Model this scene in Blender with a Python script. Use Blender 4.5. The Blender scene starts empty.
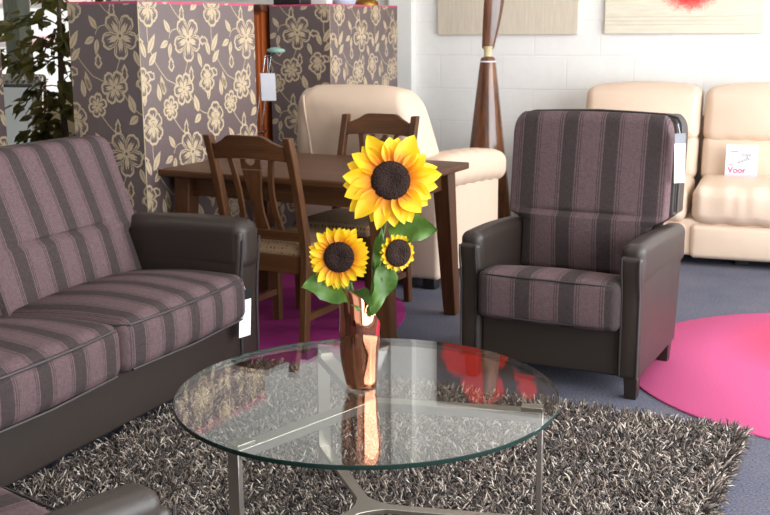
import bpy, bmesh, math, random
import numpy as np
from math import sin, cos, pi, radians, atan2, sqrt
from mathutils import Vector, Matrix
random.seed(7)
SC = bpy.context.scene
COL = SC.collection

# ------------------------------------------------------------------ helpers
def lin(r, g, b):
    f = lambda c: (c/255/12.92) if c/255 <= .04045 else ((c/255+.055)/1.055)**2.4
    return (f(r), f(g), f(b), 1)

class MB:
    """collects shapes and links them as ONE mesh object"""
    def __init__(s): s.v = []; s.f = []; s.m = []
    def add(s, vs, fs, mi=0):
        o = len(s.v); s.v += [tuple(p) for p in vs]
        for f in fs: s.f.append(tuple(i+o for i in f)); s.m.append(mi)
    def box(s, x0, x1, y0, y1, z0, z1, mi=0, fn=None):
        vs = [(x, y, z) for z in (z0, z1) for y in (y0, y1) for x in (x0, x1)]
        if fn: vs = [fn(*p) for p in vs]
        s.add(vs, [(0,2,3,1), (4,5,7,6), (0,1,5,4), (2,6,7,3), (0,4,6,2), (1,3,7,5)], mi)
    def bar(s, p, q, w, h, up=(0,0,1), mi=0, w2=None, h2=None):
        p, q = Vector(p), Vector(q); d = (q-p).normalized()
        a = d.cross(Vector(up))
        if a.length < 1e-4: a = d.cross(Vector((1,0,0)))
        a.normalize(); b = a.cross(d)
        w2 = w if w2 is None else w2; h2 = h if h2 is None else h2
        vs = []
        for c, ww, hh in ((p, w, h), (q, w2, h2)):
            for i, j in ((-1,-1), (1,-1), (1,1), (-1,1)): vs.append(c + a*(i*ww/2) + b*(j*hh/2))
        s.add(vs, [(0,1,2,3), (7,6,5,4), (0,4,5,1), (1,5,6,2), (2,6,7,3), (3,7,4,0)], mi)
    def rbox(s, x0, x1, y0, y1, z0, z1, r=.02, n=(4,4,4), k=3, puff=(0,0,0), fn=None, mi=0):
        h = ((x1-x0)/2, (y1-y0)/2, (z1-z0)/2); c = ((x0+x1)/2, (y0+y1)/2, (z0+z1)/2)
        r = min(r, min(h)*.999)
        ax = []
        for i in range(3):
            a = [r*math.tan(j/k*pi/4) for j in range(k+1)]; inn = h[i]-r
            L = [-inn-t for t in reversed(a)]
            for j in range(1, n[i]): L.append(-inn+2*inn*j/n[i])
            L += [inn+t for t in a]; ax.append(L)
        idx = {}; vs = []; fs = []
        def vert(p):
            key = tuple(round(t, 5) for t in p)
            if key in idx: return idx[key]
            inn = [max(-(h[i]-r), min(h[i]-r, p[i])) for i in range(3)]
            d = Vector([p[i]-inn[i] for i in range(3)])
            if d.length > 0: d = d.normalized()*r
            q = [inn[i]+d[i] for i in range(3)]
            u = [q[i]/h[i] for i in range(3)]
            o = [puff[i]*u[i]*(1-u[(i+1)%3]**2)*(1-u[(i+2)%3]**2) for i in range(3)]
            w = tuple(c[i]+q[i]+o[i] for i in range(3))
            if fn: w = fn(*w)
            idx[key] = len(vs); vs.append(w); return idx[key]
        for d in range(3):
            e, f = (d+1) % 3, (d+2) % 3
            for sg in (-1, 1):
                g = []
                for a in ax[e]:
                    row = []
                    for b in ax[f]:
                        p = [0,0,0]; p[d] = sg*h[d]; p[e] = a; p[f] = b; row.append(vert(p))
                    g.append(row)
                for i in range(len(g)-1):
                    for j in range(len(g[0])-1):
                        q = (g[i][j], g[i+1][j], g[i+1][j+1], g[i][j+1])
                        fs.append(q if sg > 0 else q[::-1])
        s.add(vs, fs, mi)
    def tube(s, pts, rad, n=8, mi=0, closed=False, caps=True):
        pts = [Vector(p) for p in pts]; m = len(pts)
        if not hasattr(rad, '__len__'): rad = [rad]*m
        vs = []; up = None
        for i, p in enumerate(pts):
            t = (pts[(i+1) % m] - pts[i-1]) if closed else (pts[min(i+1, m-1)] - pts[max(i-1, 0)])
            t.normalize()
            if up is None:
                up = t.cross(Vector((0,0,1)))
                if up.length < .01: up = t.cross(Vector((0,1,0)))
            up = (up - t*up.dot(t)).normalized(); b = t.cross(up)
            for j in range(n):
                a = 2*pi*j/n; vs.append(p + (up*cos(a) + b*sin(a))*rad[i])
        fs = []
        for i in range(m if closed else m-1):
            for j in range(n):
                k = (j+1) % n; i2 = (i+1) % m
                fs.append((i*n+j, i*n+k, i2*n+k, i2*n+j))
        if caps and not closed: fs += [tuple(range(n))[::-1], tuple((m-1)*n+j for j in range(n))]
        s.add(vs, fs, mi)
    def lathe(s, prof, n=32, c=(0,0), mi=0, fn=None):
        vs = []
        for (r, z) in prof:
            for j in range(n):
                a = 2*pi*j/n; p = (c[0]+r*cos(a), c[1]+r*sin(a), z)
                vs.append(fn(*p) if fn else p)
        fs = []
        for i in range(len(prof)-1):
            for j in range(n):
                k = (j+1) % n; fs.append((i*n+j, i*n+k, (i+1)*n+k, (i+1)*n+j))
        s.add(vs, fs, mi)
    def prism(s, poly, place, t, mi=0):
        """poly of (a,b) extruded from 0 to t; place(a,b,c)->xyz"""
        n = len(poly)
        vs = [place(a, b, 0) for a, b in poly] + [place(a, b, t) for a, b in poly]
        fs = [tuple(range(n))[::-1], tuple(range(n, 2*n))] + [(i, (i+1) % n, n+(i+1) % n, n+i) for i in range(n)]
        s.add(vs, fs, mi)
    def build(s, name, mats, parent=None, smooth=40, bevel=0, recalc=True, sub=0):
        me = bpy.data.meshes.new(name); me.from_pydata(s.v, [], s.f)
        if not isinstance(mats, (list, tuple)): mats = [mats]
        for m in mats: me.materials.append(m)
        me.polygons.foreach_set('material_index', s.m)
        if recalc:
            bm = bmesh.new(); bm.from_mesh(me); bmesh.ops.recalc_face_normals(bm, faces=bm.faces); bm.to_mesh(me); bm.free()
        if smooth:
            me.polygons.foreach_set('use_smooth', [True]*len(me.polygons)); me.set_sharp_from_angle(angle=radians(smooth))
        me.update()
        o = bpy.data.objects.new(name, me); COL.objects.link(o)
        if parent: o.parent = parent
        if bevel:
            b = o.modifiers.new('bevel', 'BEVEL'); b.width = bevel; b.segments = 2; b.limit_method = 'ANGLE'; b.angle_limit = radians(40)
        if sub:
            b = o.modifiers.new('sub', 'SUBSURF'); b.levels = sub; b.render_levels = sub
        return o

def tag(o, label, cat, group=None, kind=None):
    o['label'] = label; o['category'] = cat
    if group: o['group'] = group
    if kind: o['kind'] = kind
    return o
def thing(name, label, cat, loc=(0,0,0), deg=0, group=None):
    o = bpy.data.objects.new(name, None); COL.objects.link(o); o.empty_display_size = .1
    o.location = loc; o.rotation_euler = (0, 0, radians(deg)); return tag(o, label, cat, group)
def struct(o): o['kind'] = 'structure'; return o
def copy_tree(o, parent=None):
    c = o.copy(); COL.objects.link(c); c.parent = parent
    for ch in list(o.children): copy_tree(ch, c)
    return c
def bez(p0, p1, p2, p3, n=12):
    P = [Vector(p) for p in (p0, p1, p2, p3)]
    return [P[0]*(1-t)**3 + P[1]*3*t*(1-t)**2 + P[2]*3*t*t*(1-t) + P[3]*t**3 for t in [i/n for i in range(n+1)]]

# ------------------------------------------------------------------ materials
class NM:
    def __init__(s, name):
        s.mat = bpy.data.materials.new(name); s.mat.use_nodes = True
        s.t = s.mat.node_tree; s.t.nodes.clear()
        s.out = s.n('ShaderNodeOutputMaterial')
    def n(s, typ, ins=None, **kw):
        nd = s.t.nodes.new(typ)
        for k, v in kw.items(): setattr(nd, k, v)
        for k, v in (ins or {}).items():
            i = nd.inputs[k]
            if isinstance(v, bpy.types.NodeSocket): s.t.links.new(v, i)
            else: i.default_value = v
        return nd
    def math(s, op, a, b=0.0, c=None):
        d = {0: a, 1: b}
        if c is not None: d[2] = c
        return s.n('ShaderNodeMath', d, operation=op).outputs[0]
    def mix(s, f, a, b, mode='MIX'):
        nd = s.n('ShaderNodeMix', data_type='RGBA', blend_type=mode)
        for i, v in ((0, f), (6, a), (7, b)):
            if isinstance(v, bpy.types.NodeSocket): s.t.links.new(v, nd.inputs[i])
            else: nd.inputs[i].default_value = v
        return nd.outputs[2]
    def ramp(s, f, stops, interp='LINEAR'):
        nd = s.n('ShaderNodeValToRGB', {0: f}); cr = nd.color_ramp; cr.interpolation = interp
        while len(cr.elements) < len(stops): cr.elements.new(.5)
        for e, (p, c) in zip(cr.elements, stops): e.position = p; e.color = c
        return nd.outputs[0]
    def obj(s): return s.n('ShaderNodeTexCoord').outputs['Object']
    def noise(s, scale, vec=None, detail=4, rough=.55):
        d = {'Scale': scale, 'Detail': detail, 'Roughness': rough}
        if vec is not None: d['Vector'] = vec
        return s.n('ShaderNodeTexNoise', d)
    def scaled(s, vec, sc):
        return s.n('ShaderNodeMapping', {'Vector': vec, 'Scale': sc}).outputs[0]
    def bump(s, h, strength=.2, dist=.01):
        return s.n('ShaderNodeBump', {'Height': h, 'Strength': strength, 'Distance': dist}).outputs[0]
    def bsdf(s, **kw):
        m = {'Base_Color': 'Base Color', 'Coat': 'Coat Weight', 'Spec': 'Specular IOR Level', 'Sheen': 'Sheen Weight', 'Coat_Roughness': 'Coat Roughness', 'Sheen_Roughness': 'Sheen Roughness'}
        p = s.n('ShaderNodeBsdfPrincipled', {m.get(k, k): v for k, v in kw.items()})
        s.t.links.new(p.outputs[0], s.out.inputs[0]); return p

def m_plain(name, col, rough=.5, metal=0, var=.08, scale=30, **kw):
    n = NM(name); no = n.noise(scale, n.obj())
    dark = tuple(c*(1-var*2) for c in col[:3])+(1,)
    c = n.mix(no.outputs[0], dark, tuple(min(1, x*(1+var)) for x in col[:3])+(1,))
    n.bsdf(Base_Color=c, Roughness=rough, Metallic=metal, **kw); return n.mat

def m_leather(name, col, rough, wrinkle=.15, var=.1):
    n = NM(name); ob = n.obj()
    vo = n.n('ShaderNodeTexVoronoi', {'Vector': ob, 'Scale': 260.0}); no = n.noise(9, ob, 5)
    h = n.math('ADD', n.math('MULTIPLY', vo.outputs[0], .25), n.math('MULTIPLY', no.outputs[0], wrinkle*8))
    c = n.mix(no.outputs[0], tuple(x*(1-var) for x in col[:3])+(1,), tuple(x*(1+var) for x in col[:3])+(1,))
    n.bsdf(Base_Color=c, Roughness=rough, Normal=n.bump(h, .25, .004)); return n.mat

def m_stripe(name, off, per):
    """mauve upholstery with dark stripes running along local y and z"""
    n = NM(name); ob = n.obj(); x = n.n('ShaderNodeSeparateXYZ', {0: ob}).outputs[0]
    f = n.math('FRACT', n.math('DIVIDE', n.math('ADD', x, off+per*100), per))
    B = lin(97, 78, 80); D = lin(63, 53, 53); T = lin(72, 59, 61)
    c = n.ramp(f, [(0, B), (.215, T), (.24, B), (.265, T), (.29, B), (.325, D), (.65, T), (.67, B), (.70, T), (.73, B), (.76, T), (.78, B)], 'CONSTANT')
    thr = n.noise(1.0, n.scaled(ob, (500, 60, 60)), 2); thr2 = n.noise(1.0, n.scaled(ob, (60, 420, 420)), 2)
    w = n.math('ADD', n.math('MULTIPLY', thr.outputs[0], .5), n.math('MULTIPLY', thr2.outputs[0], .5))
    big = n.noise(5, ob, 3)
    c = n.mix(.55, c, n.mix(1.0, c, n.ramp(w, [(.35, (.45,.45,.45,1)), (.65, (1.6,1.6,1.6,1))]), 'MULTIPLY'))
    hh = n.math('ADD', w, n.math('MULTIPLY', big.outputs[0], 2.5))
    n.bsdf(Base_Color=c, Roughness=.9, Spec=.25, Normal=n.bump(hh, .35, .003)); return n.mat

def m_wood(name, col, axis, rough=.45, dark=.45):
    n = NM(name); ob = n.obj(); sc = [26, 26, 26]; sc[axis] = 1.8
    no = n.noise(1.0, n.scaled(ob, tuple(sc)), 6, .6)
    sc2 = [140, 140, 140]; sc2[axis] = 5
    fi = n.noise(1.0, n.scaled(ob, tuple(sc2)), 3)
    f = n.math('ADD', n.math('MULTIPLY', no.outputs[0], .7), n.math('MULTIPLY', fi.outputs[0], .3))
    c = n.ramp(f, [(.3, tuple(x*dark for x in col[:3])+(1,)), (.55, col), (.75, tuple(min(1, x*1.45) for x in col[:3])+(1,))])
    n.bsdf(Base_Color=c, Roughness=rough, Normal=n.bump(f, .12, .002), Spec=.3); return n.mat

def m_glass(name, tint, gain=1.7):
    n = NM(name)
    fr = n.n('ShaderNodeFresnel', {'IOR': 1.5}).outputs[0]
    bf = n.n('ShaderNodeNewGeometry').outputs['Backfacing']
    fac = n.math('MULTIPLY', n.math('MINIMUM', n.math('MULTIPLY', fr, gain), 1.0), n.math('SUBTRACT', 1.0, bf))
    tr = n.n('ShaderNodeBsdfTransparent', {'Color': tint}); gl = n.n('ShaderNodeBsdfGlossy', {'Color': (1,1,1,1), 'Roughness': .0})
    mx = n.n('ShaderNodeMixShader', {0: fac, 1: tr.outputs[0], 2: gl.outputs[0]})
    n.t.links.new(mx.outputs[0], n.out.inputs[0]); return n.mat

M = {}
M['leather'] = m_leather('dark_leather', lin(45, 36, 31), .46, .08)
M['cream'] = m_leather('cream_leather', lin(216, 192, 170), .5, .3, .04)
M['pipe'] = m_plain('dark_piping', lin(46, 40, 40), .5)
M['pipelight'] = m_plain('grey_piping', lin(62, 54, 55), .5)
M['stripe_chair'] = m_stripe('striped_fabric', .1618, .174)
M['stripe_sofa'] = m_stripe('striped_fabric_sofa_back', .132, .158); M['stripe_seat'] = m_stripe('striped_fabric_sofa_seat', .034, .158)
M['foot'] = m_plain('stained_feet', lin(38, 28, 24), .4)
W0 = lin(88, 55, 31)
M['wood_x'], M['wood_y'], M['wood_z'] = (m_wood('walnut_'+a, W0, i) for i, a in enumerate('xyz'))
M['cherry'] = m_wood('cherry_wood', lin(165, 84, 38), 2, .4, .6)
M['cherry_dark'] = m_wood('cherry_cornice', lin(96, 56, 40), 0, .4, .6)
M['paper'] = m_plain('wallpaper_ground', lin(98, 83, 83), .34, var=.05, scale=60, Spec=1.0)
M['paper_ink'] = m_plain('wallpaper_flowers', lin(194, 174, 144), .36, var=.06, scale=200)
M['pink_edge'] = m_plain('pink_edging', lin(196, 70, 110), .5)
M['steel'] = m_plain('brushed_steel', lin(182, 174, 164), .33, 1.0, .06, 90)
M['chrome'] = m_plain('chrome', lin(200, 200, 200), .12, 1.0)
M['copper'] = m_plain('polished_copper', lin(200, 132, 102), .045, 1.0, .03, 6)
M['glass'] = m_glass('clear_glass', (.94, .965, .95, 1), 1.35)
M['window_glass'] = m_glass('window_glass', (.97, .98, .98, 1), 1.0)
M['glass_edge'] = m_plain('green_glass_edge', lin(26, 46, 40), .06)
M['card'] = m_plain('white_card', lin(238, 238, 244), .6, var=.02)
M['grey_card'] = m_plain('grey_card', lin(120, 122, 128), .5)
M['pink_ink'] = m_plain('pink_ink', lin(226, 74, 120), .6)
M['lilac_ink'] = m_plain('lilac_ink', lin(206, 190, 222), .6)
M['grey_ink'] = m_plain('grey_ink', lin(130, 128, 140), .6)
M['green_glass'] = m_plain('sea_green_glass', lin(132, 168, 156), .15)
M['black'] = m_plain('black_plastic', lin(26, 26, 28), .4)
M['brass'] = m_plain('brass', lin(176, 132, 58), .3, .9)
M['paleblue'] = m_plain('pale_blue_enamel', lin(196, 208, 228), .5)
M['white'] = m_plain('white_paint', lin(238, 238, 236), .5, var=.02)
M['frame_wood'] = m_wood('weathered_window_frame', lin(126, 128, 112), 2, .6, .6)
M['silver'] = m_plain('silver_gilt', lin(196, 192, 180), .32, .85, .25, 40)
M['mirror'] = m_plain('mirror_glass', lin(232, 234, 234), .02, 1.0, .0)
M['sand'] = m_plain('sand_board', lin(206, 190, 150), .7)
M['canvas_rim'] = m_plain('canvas_edge', lin(206, 196, 178), .8)
M['pot'] = m_plain('terracotta_pot', lin(120, 78, 58), .7)
M['bark'] = m_plain('bark', lin(88, 70, 52), .8)
M['stem'] = m_plain('sunflower_stem', lin(96, 124, 56), .55, var=.2, scale=60)
M['calyx'] = m_plain('sunflower_calyx', lin(118, 152, 92), .6, var=.2, scale=60)
M['soil'] = m_plain('soil', lin(50, 40, 32), .9)

def mk_petal():
    n = NM('sunflower_petal'); ob = n.n('ShaderNodeTexCoord').outputs['Generated']
    at = n.n('ShaderNodeAttribute', attribute_name='along').outputs['Fac']
    no = n.noise(40, n.obj(), 3).outputs[0]
    c = n.ramp(n.math('ADD', at, n.math('MULTIPLY', n.math('SUBTRACT', no, .5), .25)), [(.0, lin(214, 112, 14)), (.22, lin(240, 158, 14)), (.5, lin(252, 202, 18)), (1, lin(255, 220, 40))])
    p = n.n('ShaderNodeBsdfPrincipled', {'Base Color': c, 'Roughness': .55})
    tl = n.n('ShaderNodeBsdfTranslucent', {'Color': c}); mx = n.n('ShaderNodeMixShader', {0: .3, 1: p.outputs[0], 2: tl.outputs[0]})
    n.t.links.new(mx.outputs[0], n.out.inputs[0]); return n.mat
M['petal'] = mk_petal()
def mk_disc():
    n = NM('sunflower_seeds'); ob = n.obj(); v = n.n('ShaderNodeTexVoronoi', {'Vector': ob, 'Scale': 240.0})
    c = n.ramp(v.outputs[0], [(0, lin(70, 48, 40)), (.5, lin(44, 30, 26)), (1, lin(26, 18, 16))])
    n.bsdf(Base_Color=c, Roughness=.9, Spec=.2, Normal=n.bump(n.math('SUBTRACT', 1.0, v.outputs[0]), .8, .004)); return n.mat
M['seeds'] = mk_disc()
def mk_leaf(name, a, b, sc=12, tr=.25):
    n = NM(name); no = n.noise(sc, n.obj(), 4).outputs[0]; c = n.ramp(no, [(.3, a), (.7, b)])
    p = n.n('ShaderNodeBsdfPrincipled', {'Base Color': c, 'Roughness': .45})
    tl = n.n('ShaderNodeBsdfTranslucent', {'Color': c}); mx = n.n('ShaderNodeMixShader', {0: tr, 1: p.outputs[0], 2: tl.outputs[0]})
    n.t.links.new(mx.outputs[0], n.out.inputs[0]); return n.mat
M['leaf'] = mk_leaf('sunflower_leaf', lin(58, 94, 32), lin(106, 142, 56))
M['ficus'] = mk_leaf('fig_leaf', lin(56, 74, 26), lin(126, 110, 54), 6, .45)
def mk_carpet(name, stops, bumpd=.003, scale=300, sc2=4):
    n = NM(name); ob = n.obj(); no = n.noise(scale, ob, 2, .7); big = n.noise(sc2, ob, 3)
    c = n.ramp(n.math('ADD', n.math('MULTIPLY', no.outputs[0], .8), n.math('MULTIPLY', big.outputs[0], .2)), stops)
    n.bsdf(Base_Color=c, Roughness=.95, Spec=.15, Normal=n.bump(no.outputs[0], .6, bumpd)); return n.mat
M['carpet'] = mk_carpet('blue_grey_carpet', [(.3, lin(52, 52, 60)), (.45, lin(84, 86, 102)), (.55, lin(96, 97, 110)), (.62, lin(122, 106, 100)), (.75, lin(104, 108, 128))], .003, 130)
M['magenta'] = mk_carpet('magenta_rug', [(.3, lin(112, 28, 82)), (.7, lin(150, 44, 112))], .003, 220)
def mk_pink():
    n = NM('pink_rug'); ob = n.obj(); no = n.noise(220, ob, 2, .7)
    pk = n.ramp(no.outputs[0], [(.3, lin(184, 74, 118)), (.7, lin(204, 98, 142))]); rd = n.ramp(no.outputs[0], [(.3, lin(182, 50, 62)), (.7, lin(198, 74, 84))])
    d = n.n('ShaderNodeVectorMath', {0: ob, 1: (.16, .32, 0)}, operation='DISTANCE').outputs['Value']
    f = n.ramp(d, [(.22, (1,1,1,1)), (.62, (0,0,0,1))])  # coral red blends into the pink around a point off the rug's middle
    n.bsdf(Base_Color=n.mix(f, pk, rd), Roughness=.95, Spec=.1, Normal=n.bump(no.outputs[0], .5, .003)); return n.mat
M['pink'] = mk_pink()
def mk_shag():
    n = NM('shag_yarn'); r = n.n('ShaderNodeNewGeometry').outputs['Random Per Island']
    c = n.ramp(r, [(0, lin(34, 28, 27)), (.34, lin(64, 53, 49)), (.56, lin(102, 85, 77)), (.72, lin(138, 120, 108)), (.86, lin(178, 162, 148)), (1, lin(216, 204, 192))])
    n.bsdf(Base_Color=c, Roughness=.7, Sheen=.2); return n.mat
M['shag'] = mk_shag()
M['shag_base'] = m_plain('shag_backing', lin(44, 38, 37), .95)
def mk_seatfab():
    n = NM('dotted_seat_fabric'); ob = n.obj()
    v = n.n('ShaderNodeTexVoronoi', {'Vector': ob, 'Scale': 52.0, 'Randomness': .25})
    c = n.ramp(v.outputs[0], [(.24, lin(76, 48, 36)), (.36, lin(146, 116, 86))])
    n.bsdf(Base_Color=c, Roughness=.9); return n.mat
M['seatfab'] = mk_seatfab()
def mk_block():
    n = NM('painted_block_wall'); ob = n.obj(); sx = n.n('ShaderNodeSeparateXYZ', {0: ob})
    v = n.n('ShaderNodeCombineXYZ', {0: sx.outputs[0], 1: sx.outputs[2]}).outputs[0]
    wob = n.noise(3, ob, 2); v2 = n.n('ShaderNodeVectorMath', {0: v, 1: n.n('ShaderNodeVectorMath', {0: wob.outputs['Color'], 'Scale': .012}, operation='SCALE').outputs[0]}, operation='ADD').outputs[0]
    br = n.n('ShaderNodeTexBrick', {'Vector': v2, 'Scale': 1.0, 'Mortar Size': .006, 'Mortar Smooth': .6, 'Brick Width': .46, 'Row Height': .235, 'Color1': (1,1,1,1), 'Color2': (1,1,1,1), 'Mortar': (0,0,0,1)}, offset=.5)
    lump = n.noise(14, ob, 5)
    c = n.mix(lump.outputs[0], lin(232, 230, 226), lin(242, 241, 238))
    c = n.mix(n.math('MULTIPLY', br.outputs['Fac'], .2), c, lin(220, 218, 213))
    h = n.math('ADD', n.math('MULTIPLY', n.math('SUBTRACT', 1.0, br.outputs['Fac']), 1.0), n.math('MULTIPLY', lump.outputs[0], .6))
    n.bsdf(Base_Color=c, Roughness=.6, Normal=n.bump(h, .4, .004)); return n.mat
M['block'] = mk_block()
M['plaster'] = m_plain('white_plaster', lin(236, 235, 230), .8, var=.02)
def mk_canvas(name, kind):
    n = NM(name); ob = n.obj(); sx = n.n('ShaderNodeSeparateXYZ', {0: ob})
    x, z = sx.outputs[0], sx.outputs[2]
    if kind == 'poppy':
        st = n.noise(1.0, n.scaled(ob, (70, 1, 6)), 4).outputs[0]
        c = n.ramp(st, [(.3, lin(202, 189, 170)), (.7, lin(216, 205, 187))])
        dz = n.ramp(n.math('ADD', z, n.math('MULTIPLY', n.math('SUBTRACT', n.noise(8, ob, 4).outputs[0], .5), .1)), [(.36, (0,0,0,1)), (.44, (1,1,1,1))])
        c = n.mix(dz, c, lin(70, 52, 42))
        for cx, cz, r in ((.20, .62, .17), (.36, .84, .16), (.70, .66, .11), (.72, .82, .09), (.46, .58, .09)):
            d = n.n('ShaderNodeVectorMath', {0: n.n('ShaderNodeVectorMath', {0: ob, 1: n.n('ShaderNodeVectorMath', {0: n.noise(7, ob, 3).outputs['Color'], 'Scale': .16}, operation='SCALE').outputs[0]}, operation='ADD').outputs[0], 1: (cx+.08, .08, cz+.08)}, operation='DISTANCE').outputs['Value']
            c = n.mix(n.ramp(d, [(r*.85, (1,1,1,1)), (r, (0,0,0,1))]), c, lin(206, 40, 22))
    else:
        st = n.noise(1.0, n.scaled(ob, (6, 1, 60)), 4).outputs[0]
        c = n.ramp(st, [(.3, lin(214, 206, 184)), (.7, lin(230, 224, 206))])
        ln = n.math('SINE', n.math('MULTIPLY', z, 2*pi/.026))
        band = n.ramp(z, [(.04, (0,0,0,1)), (.05, (1,1,1,1)), (.12, (1,1,1,1)), (.13, (0,0,0,1))])
        c = n.mix(n.math('MULTIPLY', n.math('MULTIPLY', n.math('GREATER_THAN', ln, .8), band), .35), c, lin(150, 140, 112))
        wob = n.noise(14, ob, 6, .8); fl = n.noise(130, ob, 2)
        d = n.n('ShaderNodeVectorMath', {0: n.scaled(ob, (1, 1, 1.35)), 1: (.555, 0, .40)}, operation='DISTANCE').outputs['Value']
        d2 = n.math('ADD', d, n.math('MULTIPLY', n.math('SUBTRACT', wob.outputs[0], .5), .22))
        d3 = n.math('ADD', d2, n.math('MULTIPLY', n.math('SUBTRACT', fl.outputs[0], .5), .16))
        c = n.mix(n.ramp(d3, [(.15, (1,1,1,1)), (.215, (0,0,0,1))]), c, lin(240, 120, 110))
        c = n.mix(n.ramp(d2, [(.10, (1,1,1,1)), (.17, (0,0,0,1))]), c, lin(226, 36, 44))
    n.bsdf(Base_Color=c, Roughness=.8); return n.mat
M['canvas_poppy'] = mk_canvas('canvas_poppies', 'poppy'); M['canvas_splash'] = mk_canvas('canvas_red_splash', 'splash')
def mk_sculpt():
    n = NM('dark_lacquered_wood'); ob = n.obj(); no = n.noise(1.0, n.scaled(ob, (20, 20, 3)), 5).outputs[0]
    c = n.ramp(no, [(.3, lin(58, 34, 22)), (.55, lin(104, 62, 36)), (.75, lin(140, 90, 54))])
    n.bsdf(Base_Color=c, Roughness=.22, Coat=.4, Coat_Roughness=.1); return n.mat
M['lacquer'] = mk_sculpt()
M['facade'] = m_plain('pale_facade', lin(232, 232, 230), .8)
M['facade_pink'] = m_plain('pink_facade_band', lin(226, 190, 192), .8)
M['facade_grey'] = m_plain('grey_facade_glass', lin(176, 196, 192), .3)
M['paving'] = m_plain('street_paving', lin(190, 188, 184), .9)

# ------------------------------------------------------------------ camera
P, RL = radians(11.9), radians(.4)
fw = Vector((0, cos(P), -sin(P))); rt0 = Vector((1, 0, 0)); up0 = Vector((0, sin(P), cos(P)))
rt = rt0*cos(RL) - up0*sin(RL); up = rt0*sin(RL) + up0*cos(RL)
cam = bpy.data.objects.new('camera', bpy.data.cameras.new('camera')); COL.objects.link(cam)
cam.data.sensor_width = 36; cam.data.lens = 1100/770*36; cam.data.clip_start = .05
cam.matrix_world = Matrix(((rt.x, up.x, -fw.x, 0), (rt.y, up.y, -fw.y, 0), (rt.z, up.z, -fw.z, 1.38), (0,0,0,1)))
cam.data.dof.use_dof = True; cam.data.dof.focus_distance = 3.1; cam.data.dof.aperture_fstop = 9.0
SC.camera = cam

# ------------------------------------------------------------------ the room
WA = -21.0; WO = (.2, 8.15)
def wallp(x, y=0, z=0):
    a = radians(WA); return (WO[0]+x*cos(a)-y*sin(a), WO[1]+x*sin(a)+y*cos(a), z)
def room(name, mb, mat, **k):
    o = mb.build(name, mat, **k); o.location = (WO[0], WO[1], 0); o.rotation_euler = (0, 0, radians(WA)); return struct(o)
XL, XR, YF, ZC = -6.2, 5.2, -11.5, 3.1
m = MB(); m.box(XL, XR, YF, .25, -.06, 0); room('floor', m, M['carpet'], smooth=0)
m = MB(); m.box(XL-.25, XR, YF, .25, ZC, ZC+.1); room('ceiling', m, M['plaster'], smooth=0)
WX0, WX1, WZ0, WZ1 = -5.6, -2.55, .35, 2.75
m = MB()
m.box(WX1, XR, 0, .25, 0, ZC); m.box(XL, WX0, 0, .25, 0, ZC); m.box(WX0, WX1, 0, .25, 0, WZ0); m.box(WX0, WX1, 0, .25, WZ1, ZC)
room('wall_back', m, M['block'], smooth=0)
m = MB(); m.box(XL-.25, XL, YF, .25, 0, ZC); room('wall_left', m, M['plaster'], smooth=0)
m = MB(); m.box(XL, 1.2, YF-.2, YF, 0, ZC); m.box(1.2, XR, YF-.2, YF, 2.6, ZC); room('wall_front', m, M['plaster'], smooth=0)
m = MB(); m.box(XR, XR+.2, YF, -9.0, 0, ZC); m.box(XR, XR+.2, -.6, .25, 0, ZC); m.box(XR, XR+.2, -9.0, -.6, 0, .15); m.box(XR, XR+.2, -9.0, -.6, 2.8, ZC); room('wall_right', m, M['plaster'], smooth=0)
m = MB(); m.box(-.14, .036, -.09, 0, 0, ZC); room('trim_1', m, M['plaster'], smooth=0, bevel=.004)
# window in the back wall: frame, mullion posts, glass
m = MB()
for x in (WX0, -4.5, WX1-.1): m.box(x, x+.1, .06, .16, WZ0, WZ1)
m.box(-3.645, -3.49, .02, .18, WZ0, WZ1)
m.box(WX0, WX1, .05, .17, WZ0, WZ0+.08); m.box(WX0, WX1, .05, .17, WZ1-.08, WZ1)
w1 = room('window_1', m, M['frame_wood'], smooth=0, bevel=.006)
m = MB(); m.box(WX0, WX1, .105, .115, WZ0, WZ1); g = m.build('glass_pane', M['window_glass'], w1, smooth=0)
# right shop window: mullions and glass
m = MB()
for y in (-9.0, -7.0, -5.0, -3.0, -.66): m.box(XR+.06, XR+.14, y, y+.06, .15, 2.8)
w2 = room('window_2', m, M['white'], smooth=0)
m = MB(); m.box(XR+.095, XR+.105, -9.0, -.6, .15, 2.8); m.build('glass_pane', M['window_glass'], w2, smooth=0)
# outdoors behind the back window
m = MB(); m.box(-30, 20, .3, 26, -.2, -.1); room('ground', m, M['paving'], smooth=0)
m = MB()
m.box(-16, 2, 14, 18, -.1, 7); 
for z in (1.05, 1.95, 3.3): m.box(-16, 2, 13.9, 14, z, z+.16, 1)
for x in range(-15, 2, 2): m.box(x, x+1.2, 13.95, 14, 2.2, 3.1, 2)
o = m.build('street_building', [M['facade'], M['facade_pink'], M['facade_grey']], smooth=0)
o.location = (WO[0], WO[1], 0); o.rotation_euler = (0, 0, radians(WA)); tag(o, 'pale building across the street, seen through the back window', 'building')

# ------------------------------------------------------------------ rugs
def disc_rug(name, c, R, mat, label, cat='rug'):
    m = MB(); m.lathe([(0, 0), (R, 0), (R, .006), (R-.004, .009), (R*.6, .009), (0, .009)], 96)
    o = m.build(name, mat, recalc=True); o.location = (c[0], c[1], 0); return tag(o, label, cat)
disc_rug('round_rug', (1.9, 4.22), .93, M['pink'], 'bright pink round rug that blends to coral red off its middle beside the striped armchair')
disc_rug('round_rug', (-.95, 5.25), 1.05, M['magenta'], 'magenta round rug under the dining table')

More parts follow.
